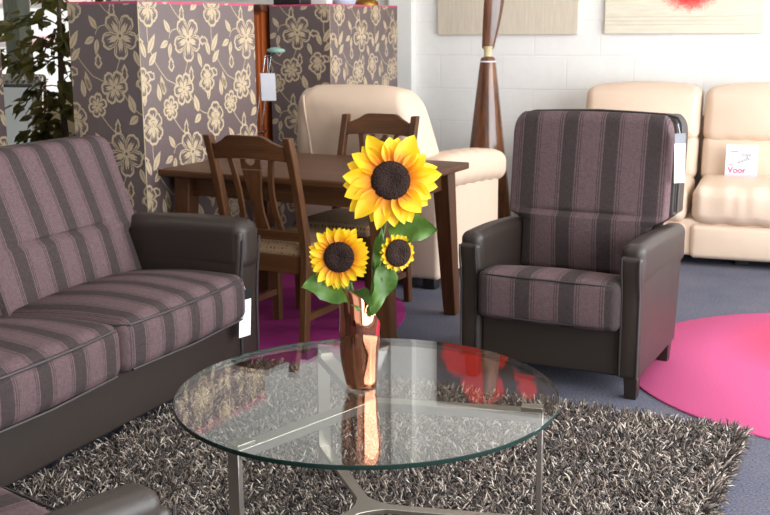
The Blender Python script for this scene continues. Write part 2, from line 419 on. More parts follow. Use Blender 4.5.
def shag_rug():
    root = thing('shag_rug', 'thick brown, grey and cream shaggy rug under the glass coffee table', 'rug', (1.236, 3.558, 0), 0)
    e1 = np.array((-.9045, .4265, 0)); e2 = np.array((-.4265, -.9045, 0)); L1, L2 = 1.945, 2.05
    m = MB(); pl = lambda a, b, c: tuple(e1*a + e2*b + np.array((0, 0, c)))
    m.prism([(0,0), (L1,0), (L1,L2), (0,L2)], pl, .012); m.build('backing', M['shag_base'], root, smooth=0)
    rng = np.random.default_rng(3); N = 62000
    a = rng.uniform(.0, L1, N); b = rng.uniform(0, L2, N)
    base = e1[None]*a[:, None] + e2[None]*b[:, None]; base[:, 2] = .008
    th = rng.uniform(0, 2*pi, N); lean = rng.uniform(.25, 1.15, N); ln = rng.uniform(.022, .046, N)
    # yarn at the rim leans outwards
    hx = np.stack([np.cos(th), np.sin(th), np.zeros(N)], 1)
    edge = (a < .03) | (b < .03)
    out = np.where((b < .03)[:, None], -e2[None], -e1[None]); hx = np.where(edge[:, None], out*.9 + hx*.5, hx)
    hx /= np.linalg.norm(hx, axis=1)[:, None]
    K, S = 4, 3; rad = np.array([.0020, .0028, .0028, .0014]); t = np.array([0, .4, .75, 1.])
    V = np.zeros((N, K, S, 3))
    side = np.stack([-hx[:, 1], hx[:, 0], np.zeros(N)], 1)
    for k in range(K):
        ang = lean*(.35+.85*t[k])
        ctr = base + hx*(np.sin(ang)*ln*t[k])[:, None]; ctr[:, 2] += np.cos(ang)*ln*t[k]
        nrm = hx*np.cos(ang)[:, None]; nrm[:, 2] -= np.sin(ang)
        for s in range(S):
            q = 2*pi*s/S; V[:, k, s] = ctr + (side*cos(q) + nrm*sin(q))*rad[k]
    V[..., 2] = np.maximum(V[..., 2], .004)
    V = V.reshape(-1, 3)
    q = []
    for k in range(K-1):
        for s in range(S):
            s2 = (s+1) % S; q.append((k*S+s, k*S+s2, (k+1)*S+s2, (k+1)*S+s))
    q = np.array(q); F = (q[None] + (np.arange(N)*K*S)[:, None, None]).reshape(-1)
    me = bpy.data.meshes.new('pile'); me.vertices.add(len(V)); me.vertices.foreach_set('co', V.astype(np.float32).ravel())
    me.loops.add(len(F)); me.loops.foreach_set('vertex_index', F.astype(np.int32))
    nf = len(F)//4; me.polygons.add(nf); me.polygons.foreach_set('loop_start', np.arange(nf, dtype=np.int32)*4); me.polygons.foreach_set('use_smooth', np.ones(nf, dtype=bool))
    me.materials.append(M['shag']); me.update(); me.validate()
    o = bpy.data.objects.new('pile', me); COL.objects.link(o); o.parent = root; o['kind'] = 'stuff'
shag_rug()

# ------------------------------------------------------------------ armchairs and striped sofa
def smooth(a, b, x):
    t = max(0, min(1, (x-a)/(b-a))); return t*t*(3-2*t)

def back_shape(hw_low, hw_top, zs, y_low, y_top, z_low, z_top, xc, bulge, wing=(1, 1)):
    """maps a unit slab (x -1..1, y thickness, z) to a reclined back that widens above the arms"""
    def fn(x, y, z):
        k = wing[1] if x > 0 else wing[0]
        w = hw_low + k*(hw_top-hw_low)*smooth(zs-.03, zs+.012, z)
        lean = y_low + (y_top-y_low)*(z-z_low)/(z_top-z_low)
        zc = zs+.022; d = zc - z
        lum = -bulge*(smooth(-.004, .022, d)*smooth(.32, .04, d))*max(0, 1-abs(x)**6)
        groove = .010*math.exp(-(d/.007)**2)*max(0, 1-abs(x/.8)**4) if abs(x) < .8 else 0
        return (xc + x*w, y + lean + (lum+groove if y < .05 else 0), z)
    return fn

def make_armchair():
    t = thing('armchair', 'striped mauve fabric armchair with brown leather arms facing the glass coffee table', 'armchair', (.92, 3.914, 0), -27)
    for x in (-.655, -.012):
        for y in (.035, .545):
            m = MB(); m.box(x-.027, x+.027, y-.027, y+.027, 0, .085, 0, lambda a, b, c: (x+(a-x)*(.8+2.4*c), y+(b-y)*(.8+2.4*c), c)); m.build('leg', M['foot'], t, bevel=.003)
    m = MB(); m.rbox(-.615, -.05, .02, .60, .08, .30, .012); m.build('base', M['leather'], t)
    for sx in (0, 1):
        # arm panel, its padded top and piping; mirrored about the chair's middle
        mir = (lambda p: p) if sx == 0 else (lambda p: (-.68-p[0], p[1], p[2]))
        def rake(x, y, z): return mir((x, y + (z-.05)*.20*smooth(.2, .7, y) - (.02 if y < .1 and z > .45 else 0), z))
        m = MB(); m.rbox(-.065, .020, 0, .60, .08, .55, .018, (2, 6, 5), 3, (.006, .006, 0), rake)
        a = m.build('armrest', M['leather'], t)
        m = MB(); m.rbox(-.067, .024, -.003, .722, .43, .592, .034, (3, 8, 4), 5, (.0, .002, .006), lambda x, y, z: mir((x, y, z-.03*smooth(.1, .75, y))))
        m.build('arm_pad', M['leather'], a)
        for xx in (-.053, .013):
            m = MB(); m.tube([rake(xx, -.004, z) for z in (.09, .2, .3, .4, .5, .545)], .0042, 6); m.build('piping', M['pipelight'] if xx > 0 else M['pipe'], a)
    # seat
    def sag(x, y, z): return (x, y, z - .085*smooth(.02, .50, y))
    m = MB(); m.rbox(-.614, -.054, -.045, .56, .262, .452, .030, (8, 8, 3), 5, (0, .012, .012), sag)
    s = m.build('seat_cushion', M['stripe_chair'], t)
    m = MB(); x0, x1 = -.608, -.060
    m.tube([sag(x0+.010, .40, .440), sag(x0+.002, .06, .440), (x0+.003, -.020, .438), (x0+.018, -.038, .438), (x0+.15, -.047, .440), (-.35, -.052, .442), (x1-.15, -.047, .440), (x1-.018, -.038, .438), (x1-.003, -.020, .438), sag(x1-.002, .06, .440), sag(x1-.010, .40, .440)], .0036, 6)
    m.build('piping', M['pipe'], s)
    m = MB(); m.tube([(x0+.03, -.036, .278), (-.35, -.05, .277), (x1-.03, -.036, .278)], .0045, 6); m.build('piping', M['pipe'], s)
    # back: fabric front, leather shell
    fn = back_shape(.270, .335, .60, .440, .515, .36, 1.02, -.345, .026)
    def bow(x, y, z):
        e = 1-.10*max(0, (z-.93)/.1)**2
        return fn(x*e, y, z + .008*(1-x*x)*smooth(.8, 1, z))
    m = MB(); m.rbox(-1, 1, 0, .085, .36, 1.02, .04, (12, 2, 60), 4, (0, .02, 0), lambda x, y, z: bow(max(-1, min(1, x)), y, z))
    b = m.build('backrest', M['stripe_chair'], t)
    fs = back_shape(.27, .345, .60, .445, .520, .36, 1.02, -.334, 0)
    m = MB(); m.rbox(-1, 1, .075, .245, .34, 1.016, .05, (8, 2, 20), 4, (0, .015, 0), lambda x, y, z: fs(x*(1-.10*max(0, (z-.93)/.1)**2), y, z)); m.build('back_shell', M['leather'], b)
    m = MB(); pts = []
    for x, z in [(-1.005, .63), (-1.005, .8), (-1.005, .93), (-.985, .985), (-.94, 1.008), (-.8, 1.02), (-.4, 1.026), (0, 1.03), (.4, 1.026), (.8, 1.02), (.94, 1.008), (.985, .985), (1.005, .93), (1.005, .8), (1.005, .63)]:
        q = fs(x, .082, min(z, 1.03)); pts.append((q[0], q[1], z))
    m.tube(pts, .0055, 6); m.build('piping', M['pipe'], b)
    return t
arm1 = make_armchair()
arm2 = copy_tree(arm1); arm2.location = (-.918, 2.262, 0); arm2.rotation_euler = (0, 0, radians(139))
for c_ in arm2.children:
    if c_.name.startswith('seat_cushion'): c_.location.y = .05
arm2['label'] = 'striped seat and brown leather armrest of the armchair cut off at the bottom left corner'
for a in (arm1, arm2): a['group'] = 'striped armchairs with leather arms'

def make_sofa():
    t = thing('sofa', 'long striped mauve fabric sofa with brown leather frame and arms at the left', 'sofa', (-.769, 3.814, 0), 66)
    XA, XB, XM = -1.26, .60, -.345          # ends and seat split
    for x in (XA+.06, XB-.06):
        for y in (.05, .78): m = MB(); m.box(x-.03, x+.03, y-.03, y+.03, 0, .075); m.build('leg', M['foot'], t, bevel=.003)
    m = MB(); m.rbox(XA+.10, XB-.10, 0, .80, .055, .29, .012); m.build('base', M['leather'], t)
    for sx in (0, 1):
        mir = (lambda p: p) if sx == 0 else (lambda p: (XA+XB-p[0], p[1], p[2]))
        def shp(x, y, z): return mir((x, y + (z-.05)*.16*smooth(.3, .9, y) - .02*smooth(.3, .6, z)*smooth(.2, 0, y), z))
        m = MB(); m.rbox(.455, .60, -.002, .80, .055, .60, .02, (2, 6, 5), 3, (.004, .004, 0), shp); a = m.build('armrest', M['leather'], t)
        m = MB(); m.rbox(.452, .603, -.026, .86, .43, .632, .048, (3, 8, 4), 5, (0, .004, .010), lambda x, y, z: mir((x, y, z-.025*smooth(.1, .85, y)))); m.build('arm_pad', M['leather'], a)
        for xx in (.465, .592):
            m = MB(); m.tube([shp(xx, -.006, z) for z in (.07, .2, .3, .4, .5, .56)], .005, 6); m.build('piping', M['pipelight'], a)
    for i, (x0, x1) in enumerate(((XM+.003, .440), (-1.10, XM-.003))):
        def sag(x, y, z): return (x, y, z - .03*smooth(.1, .6, y))
        m = MB(); m.rbox(x0, x1, -.062, .60, .247, .438, .05, (10, 8, 3), 5, (0, .016, .030), sag); s = m.build('seat_cushion', M['stripe_seat'], t)
        m = MB(); c = (x0+x1)/2
        m.tube([(x0+.006, .25, .418), (x0+.004, .05, .420), (x0+.010, -.02, .420), (x0+.035, -.053, .418), (x0+.2, -.066, .418), (c, -.071, .419), (x1-.2, -.066, .418), (x1-.035, -.053, .418), (x1-.010, -.02, .420), (x1-.004, .05, .420), (x1-.006, .25, .418)], .005, 6); m.build('piping', M['pipelight'], s)
        m = MB(); m.tube([(x0+.04, -.053, .263), (c, -.070, .262), (x1-.04, -.053, .263)], .0045, 6); m.build('piping', M['pipelight'], s)
    for i, (x0, x1) in enumerate(((XM+.004, .445), (-1.11, XM-.004))):
        c, hw = (x0+x1)/2, (x1-x0)/2
        wg = (0, 1) if i == 0 else (1, 0); fn = back_shape(hw, hw+.078, .60, .412, .635, .34, .94, c, .013, wg)
        m = MB(); m.rbox(-1, 1, 0, .10, .34, .945, .032, (12, 2, 60), 4, (0, .022, 0), lambda x, y, z: fn(x*(1-.03*max(0, (z-.88)/.06)**2), y, z)); b = m.build('backrest', M['stripe_sofa'], t)
        fs = back_shape(hw, hw+.076, .60, .412, .635, .34, .94, c, 0, wg)
        m = MB(); m.rbox(-1, 1, .09, .20, .33, .94, .05, (8, 2, 12), 4, (0, .01, 0), lambda x, y, z: fs(x, y, z)); m.build('back_shell', M['leather'], b)
    m = MB(); m.rbox(XA+.15, XB-.15, .62, .85, .06, .60, .03, fn=lambda x, y, z: (x, y+(z-.1)*.1, z)); m.build('rear_panel', M['leather'], t)
    return t
make_sofa()

# ------------------------------------------------------------------ glass coffee table
def coffee_table():
    cx, cy, R = -.050, 2.760, .502
    t = thing('coffee_table', 'round clear glass coffee table on a three legged steel frame', 'table', (cx, cy, 0), 0)
    m = MB(); e = .0015
    m.lathe([(0, .428), (R-e, .428)], 128, mi=0); m.lathe([(R-e, .428), (R, .428+e), (R, .44-e), (R-e, .44)], 128, mi=1); m.lathe([(R-e, .44), (0, .44)], 128, mi=0)
    m.build('glass_top', [M['glass'], M['glass_edge']], t, recalc=True, smooth=30)
    a0 = atan2(2.66-cy, .42-cx); Rl = .455
    top = MB(); low = MB()
    for k in range(3):
        a = a0 + k*2*pi/3; d = Vector((cos(a), sin(a), 0)); n = Vector((-sin(a), cos(a), 0))
        top.bar(d*-.022+Vector((0,0,.405)), d*Rl+Vector((0,0,.405)), .042, .024)
        p = d*Rl
        m = MB(); m.bar(p+Vector((0,0,.012)), p+Vector((0,0,.417)), .038, .014, up=d); m.build('leg', M['steel'], t, bevel=.0015)
        m = MB(); m.bar(d*(Rl-.050)+Vector((0,0,.4225)), d*(Rl+.006)+Vector((0,0,.4225)), .036, .011); m.build('glass_pad', M['steel'], t, bevel=.0015)
    # lower frame: three flat bars flowing into one another with rounded inner corners
    poly = []; hw = .016
    for k in range(3):
        a = a0 + k*2*pi/3; d = Vector((cos(a), sin(a))); n = Vector((-sin(a), cos(a)))
        a2 = a + 2*pi/3; d2 = Vector((cos(a2), sin(a2))); n2 = Vector((-sin(a2), cos(a2)))
        poly += [d*(Rl-.005) - n*hw, d*(Rl-.005) + n*hw]
        p0 = d*.055 + n*hw; p3 = d2*.055 - n2*hw; q = (d+d2).normalized()*(hw*2)
        for i in range(9):
            s = i/8; poly.append(p0*(1-s)**2 + q*2*s*(1-s) + p3*s*s)
    low.prism([(p.x, p.y) for p in poly], lambda a, b, c: (a, b, .104+c), .014)
    top.build('upper_frame', M['steel'], t, bevel=.0015); low.build('lower_frame', M['steel'], t, bevel=.0015, smooth=30)
coffee_table()

# ------------------------------------------------------------------ copper vase and sunflowers
def vase():
    m = MB()
    def bend(x, y, z):
        h = z/.21; s = smooth(.45, 1.0, h)
        x2 = x*(1+.05*sin(h*7.0)) - .006*sin(h*3.6) - .012*max(0, -x/.05)*smooth(.8, 1.0, h); y2 = y*(1-.08*sin(h*7.0))
        return (x2, y2, z - x*1.0*s - .85*y*s)
    prof = [(0, 0), (.037, 0), (.040, .003), (.0415, .02), (.046, .06), (.052, .10), (.056, .135), (.0565, .16), (.052, .185), (.050, .205), (.049, .21), (.046, .208), (.047, .19), (.050, .16), (.045, .1), (.034, .02), (0, .012)]
    m.lathe(prof, 48, fn=bend)
    o = m.build('vase', M['copper'], smooth=60); o.location = (-.064, 2.80, .4405)
    return tag(o, 'polished copper vase with slanted lip holding sunflowers on the glass table', 'vase')
vase()

def petal_mesh(name, parent, L, Wd, mtx, curl, twist):
    nu, nv = 8, 4; vs = []; al = []
    for i in range(nu+1):
        t = i/nu; w = Wd*(sin(pi*min(1, .10+.90*t**.85))**.75 if t < 1 else 0)*(1 if t < .98 else .2)
        for j in range(nv+1):
            s = j/nv*2-1
            x = s*w/2; y = L*t; z = curl*L*t*t + (abs(s)**1.5)*w*.22 + twist*s*t*w
            vs.append(tuple(mtx @ Vector((x, y, z)))); al.append(t)
    fs = [(i*(nv+1)+j, i*(nv+1)+j+1, (i+1)*(nv+1)+j+1, (i+1)*(nv+1)+j) for i in range(nu) for j in range(nv)]
    me = bpy.data.meshes.new(name); me.from_pydata(vs, [], fs); me.materials.append(M['petal'])
    at = me.attributes.new('along', 'FLOAT', 'POINT'); at.data.foreach_set('value', al)
    me.polygons.foreach_set('use_smooth', [True]*len(fs)); me.update()
    o = bpy.data.objects.new(name, me); COL.objects.link(o); o.parent = parent; return o

def leaf_part(parent, p0, p1, wid, droop, nrm=(0,-.5,.8), name='leaf', mat='leaf'):
    p0, p1 = Vector(p0), Vector(p1); d = p1-p0; L = d.length; d.normalize(); nrm = Vector(nrm)
    sd = d.cross(nrm).normalized(); up_ = sd.cross(d); vs = []; nu, nv = 10, 6
    for i in range(nu+1):
        t = i/nu; w = wid*(sin(pi*t**.62))**.9 if 0 < t < 1 else .002
        for j in range(nv+1):
            s = j/nv*2-1
            ed = 1 + .06*sin(t*38)*abs(s)
            vs.append(p0 + d*(L*t) + sd*(s*w/2*ed) + up_*(-droop*L*(t*t-t*.6) + abs(s)*w*.14 + .012*sin(t*11+s*2)*abs(s)))
    m = MB(); m.add(vs, [(i*(nv+1)+j, i*(nv+1)+j+1, (i+1)*(nv+1)+j+1, (i+1)*(nv+1)+j) for i in range(nu) for j in range(nv)])
    return m.build(name, M[mat], parent, recalc=False, smooth=180)

def sunflower(label, head, facing, Rd, Lp, Wp, npet, stem_pts, curl, sepal=.6):
    base = Vector((-.075, 2.80, .60))
    t = thing('sunflower', label, 'flower', tuple(base), 0, 'artificial sunflowers in the copper vase')
    h = Vector(head)-base; f = Vector(facing).normalized()
    q = f.to_track_quat('Z', 'Y').to_matrix().to_4x4(); T = Matrix.Translation(h) @ q
    m = MB(); n = 28; prof = [(Rd*sin(a), Rd*.34*cos(a)) for a in [i/10*pi*.5 for i in range(11)]] + [(Rd*.9, -.008), (0, -.012)]
    m.lathe([(max(r, .0001), z) for r, z in prof], n, fn=lambda x, y, z: tuple(T @ Vector((x, y, z - .22*Rd*math.exp(-((x*x+y*y)/(Rd*.42)**2))))))
    m.build('seed_disc', M['seeds'], t, smooth=180)
    for k in range(npet):
        ring = k % 2; a = 2*pi*(k+random.uniform(-.25, .25))/npet
        mt = T @ Matrix.Rotation(a, 4, 'Z') @ Matrix.Translation((0, Rd*.86, -.004-.006*ring)) @ Matrix.Rotation(random.uniform(-.08, .12)+.10*(1-ring), 4, 'X') @ Matrix.Rotation(random.uniform(-.25, .25), 4, 'Y')
        petal_mesh('petal', t, Lp*random.uniform(.82, 1.08), Wp*random.uniform(.85, 1.1), mt, curl+random.uniform(-.12, .12), random.uniform(-.25, .25))
    m = MB()
    for k in range(14):
        a = 2*pi*k/14; L = Rd+Lp*sepal
        mt = T @ Matrix.Rotation(a+.1, 4, 'Z')
        vs = [mt @ Vector(p) for p in ((-.012, .006, -.018), (.012, .006, -.018), (.016, L*.6, -.016), (0, L, -.010), (-.016, L*.6, -.016))]
        m.add(vs, [(0, 1, 2, 3, 4)])
    m.lathe([(.006, -.032), (Rd*.5, -.022), (Rd*.95, -.010)], 16, fn=lambda x, y, z: tuple(T @ Vector((x, y, z))))
    m.build('calyx', M['calyx'], t, recalc=False)
    pts = [Vector(p)-base for p in stem_pts] + [h - f*.028]
    sp = []
    for i in range(len(pts)-1):
        a0, a1, a2, a3 = pts[max(0, i-1)], pts[i], pts[i+1], pts[min(len(pts)-1, i+2)]
        for k in range(6):
            u = k/6; sp.append(.5*((2*a1) + (-a0+a2)*u + (2*a0-5*a1+4*a2-a3)*u*u + (-a0+3*a1-3*a2+a3)*u**3))
    sp.append(pts[-1])
    m = MB(); m.tube(sp, .0062, 8); m.build('stem', M['stem'], t, smooth=80)
    return t, base
Y0 = 2.80
f1, b1 = sunflower('largest and tallest sunflower in the copper vase, facing forward', (.016, 2.80, .992), (.06, -1, .30), .051, .084, .052, 26, [(-.055, 2.81, .47), (-.048, 2.81, .60), (-.030, 2.83, .72), (-.004, 2.83, .86), (.012, 2.825, .945)], -.12, .35)
f2, b2 = sunflower('lower left sunflower in the copper vase with short pointed petals', (-.118, 2.76, .800), (-.08, -1, .12), .040, .048, .026, 36, [(-.072, 2.80, .47), (-.078, 2.80, .62), (-.088, 2.81, .70), (-.108, 2.80, .765)], .05, .3)
f3, b3 = sunflower('smallest sunflower, half opened, at the right under the largest one', (.034, 2.75, .812), (.48, -1, .1), .036, .018, .014, 30, [(-.048, 2.79, .47), (-.045, 2.79, .60), (-.030, 2.79, .70), (.002, 2.80, .785)], .1, .75)
# leaves
def L(t, b, p0, p1, w, dr, nrm): leaf_part(t, Vector(p0)-b, Vector(p1)-b, w, dr, nrm)
L(f1, b1, (.010, 2.81, .868), (.134, 2.77, .868), .100, .12, (.1, -.95, .4))
L(f2, b2, (-.088, 2.80, .725), (-.212, 2.74, .728), .115, .15, (-.1, -.95, .35))
L(f2, b2, (-.095, 2.84, .735), (-.150, 2.86, .680), .060, .15, (.1, -.9, .5))
L(f2, b2, (-.088, 2.79, .705), (-.038, 2.74, .650), .065, .2, (.2, -.9, .4))
L(f3, b3, (.012, 2.77, .785), (-.034, 2.72, .655), .062, .1, (.35, -.9, .1))
L(f3, b3, (-.002, 2.79, .77), (.002, 2.75, .70), .045, .1, (.5, -.8, .1))
L(f1, b1, (-.026, 2.83, .74), (-.006, 2.80, .88), .035, .1, (.2, -.9, .1))

# ------------------------------------------------------------------ dining table and chairs
def dining_table():
    t = thing('dining_table', 'rectangular walnut dining table with splayed legs on the magenta rug', 'table', (.02, 4.49, 0), -27.5)
    m = MB(); m.rbox(-1.2, 0, 0, .84, .708, .74, .008, (4, 4, 1), 2); m.build('table_top', M['wood_x'], t)
    m = MB()
    for b in ((-1.10, -.10, .085, .108), (-1.10, -.10, .732, .755)): m.box(b[0], b[1], b[2], b[3], .615, .709)
    for b in ((-1.115, -1.092, .10, .74), (-.108, -.085, .10, .74)): m.box(b[0], b[1], b[2], b[3], .615, .709)
    m.build('apron', M['wood_x'], t, bevel=.002)
    for sx in (0, 1):
        for sy in (0, 1):
            x = -.095 if sx == 0 else -1.105; y = .095 if sy == 0 else .745; dx = (1 if sx == 0 else -1)*.035; dy = (-1 if sy == 0 else 1)*.03
            if sx == 0 and sy == 0: dy = .0
            m = MB(); m.bar((x+dx, y+dy, 0), (x, y, .709), .062, .062, up=(0, 1, 0), w2=.086, h2=.086); m.build('leg', M['wood_z'], t, bevel=.004)
dining_table()

def make_chair():
    """x across, y forward (front of seat at +y), origin under the middle of the rear legs"""
    t = thing('dining_chair', 'walnut dining chair with a dotted fabric seat, its back turned to us', 'chair', (0, 0, 0), 0)
    hw = .198
    def stile_y(z): return -.055*(1-min(z, .42)/.42)**1.3*0 - .035*max(0, (.42-z)/.42) - .125*max(0, (z-.44)/.50)**1.25
    for s in (-1, 1):
        m = MB(); zs = [0, .14, .28, .42, .5, .6, .7, .8, .88, .935]; sec = []
        for z in zs:
            w = .017 if z > .05 else .015; d = .022 if z < .7 else .020
            y = stile_y(z); sec += [(s*hw-w, y-d, z), (s*hw+w, y-d, z), (s*hw+w, y+d, z), (s*hw-w, y+d, z)]
        fs = [(0,1,2,3)] + [(4*i+j, 4*i+(j+1) % 4, 4*i+4+(j+1) % 4, 4*i+4+j) for i in range(len(zs)-1) for j in range(4)]
        k = 4*(len(zs)-1); fs.append((k+3, k+2, k+1, k)); m.add(sec, fs); m.build('rear_post', M['wood_z'], t, bevel=.004, smooth=30)
        m = MB(); m.bar((s*(hw-.002), .37, 0), (s*(hw-.002), .37, .40), .036, .036, up=(0,1,0), w2=.04, h2=.04); m.build('front_leg', M['wood_z'], t, bevel=.003)
        m = MB(); m.box(s*(hw-.002)-.011, s*(hw-.002)+.011, .0, .365, .135, .165); m.build('stretcher', M['wood_y'], t, bevel=.002)
    # crest rail: arched top, bowed lower edge
    n = 24; topc = []; botc = []
    for i in range(n+1):
        u = i/n*2-1; a = abs(u)
        zt = .908 + .032*(smooth(.78, .40, a)) + .0*u - .012*smooth(.75, .9, a)*smooth(1.05, .9, a)
        zb = .832 + .010*(1-a*a); topc.append((u*(hw-.01), zt)); botc.append((u*(hw-.01), zb))
    m = MB(); vs = []; 
    for i in range(n+1):
        bow = -.018*(1-(i/n*2-1)**2)
        for (x, z) in (botc[i], topc[i]):
            y = stile_y(z) + bow
            vs += [(x, y-.013, z), (x, y+.013, z)]
    fs = [(0,1,3,2), tuple(4*n+j for j in (2,3,1,0))]
    for i in range(n):
        a, b = 4*i, 4*i+4
        fs += [(a, b, b+1, a+1), (a+2, a+3, b+3, b+2), (a, a+2, b+2, b), (a+1, b+1, b+3, a+3)]
    m.add(vs, fs); m.build('top_rail', M['wood_x'], t, bevel=.003, smooth=35)
    m = MB(); m.box(-hw+.01, hw-.01, -.014, .014, .485, .53, 0, lambda x, y, z: (x, y+stile_y(z)-.008, z)); m.build('lower_rail', M['wood_x'], t, bevel=.003)
    # slats: middle splat shaped like a vase with a notch, two curved side slats
    def slat(prof, name):
        m = MB(); vs = []; k = len(prof)
        for (xa, xb, z) in prof:
            y = stile_y(z) - .010 - .012*sin(pi*(z-.52)/.32)
            vs += [(xa, y-.007, z), (xb, y-.007, z), (xb, y+.007, z), (xa, y+.007, z)]
        fs = [(3,2,1,0)] + [(4*i+j, 4*i+(j+1) % 4, 4*i+4+(j+1) % 4, 4*i+4+j) for i in range(k-1) for j in range(4)] + [tuple(4*(k-1)+j for j in range(4))]
        m.add(vs, fs); m.build(name, M['wood_z'], t, bevel=.002, smooth=35)
    pr = []
    for i in range(15):
        u = i/14; z = .515 + u*(.838-.515)
        w = .026 + .024*smooth(.35, 1.0, u) + .008*smooth(.3, 0, u); pr.append((-w, w, z))
    m = MB(); vs = []; 
    # splat in two halves around a half-round notch at the top
    slat([p for p in pr if p[2] < .80], 'splat')
    zc = [(z, sqrt(max(0, .024**2-(.836-z)**2))) for z in [.795+.043*i/8 for i in range(9)]]
    for s in (-1, 1):
        slat([(min(s*r, s*.050), max(s*r, s*.050), z) for z, r in zc], 'splat_shoulder')
        sl = []
        for i in range(13):
            u = i/12; z = .515 + u*(.838-.515); xc = s*(.098 + .022*sin(pi*u*.9)*(-1) + .012*u); sl.append((xc-.013, xc+.013, z))
        slat(sl, 'side_slat')
    m = MB(); m.box(-hw+.01, hw-.01, -.012, .012, .34, .415); m.box(-hw+.01, hw-.01, .36, .384, .34, .415); m.box(-hw-.008, -hw+.014, 0, .37, .34, .415); m.box(hw-.014, hw+.008, 0, .37, .34, .415); m.build('seat_frame', M['wood_x'], t, bevel=.002)
    m = MB(); m.rbox(-.215, .215, -.005, .41, .405, .462, .026, (6, 6, 2), 4, (0, 0, .014), lambda x, y, z: (x*(.93+.16*y), y, z)); m.build('seat', M['seatfab'], t)
    return t
ch1 = make_chair(); ch2 = copy_tree(ch1)
c1 = Vector((-.335-.176, 4.585+.092, 0)); ch1.location = c1; ch1.rotation_euler = (0, 0, radians(-27.5))
ch2.location = (-.075, 5.525, 0); ch2.rotation_euler = (0, 0, radians(180-27.5))
ch2['label'] = 'walnut dining chair on the far side of the table, half hidden behind the big sunflower'
ch1['label'] = 'walnut dining chair nearest the sofa, back turned to us, dotted fabric seat'
for c in (ch1, ch2): c['group'] = 'walnut dining chairs'

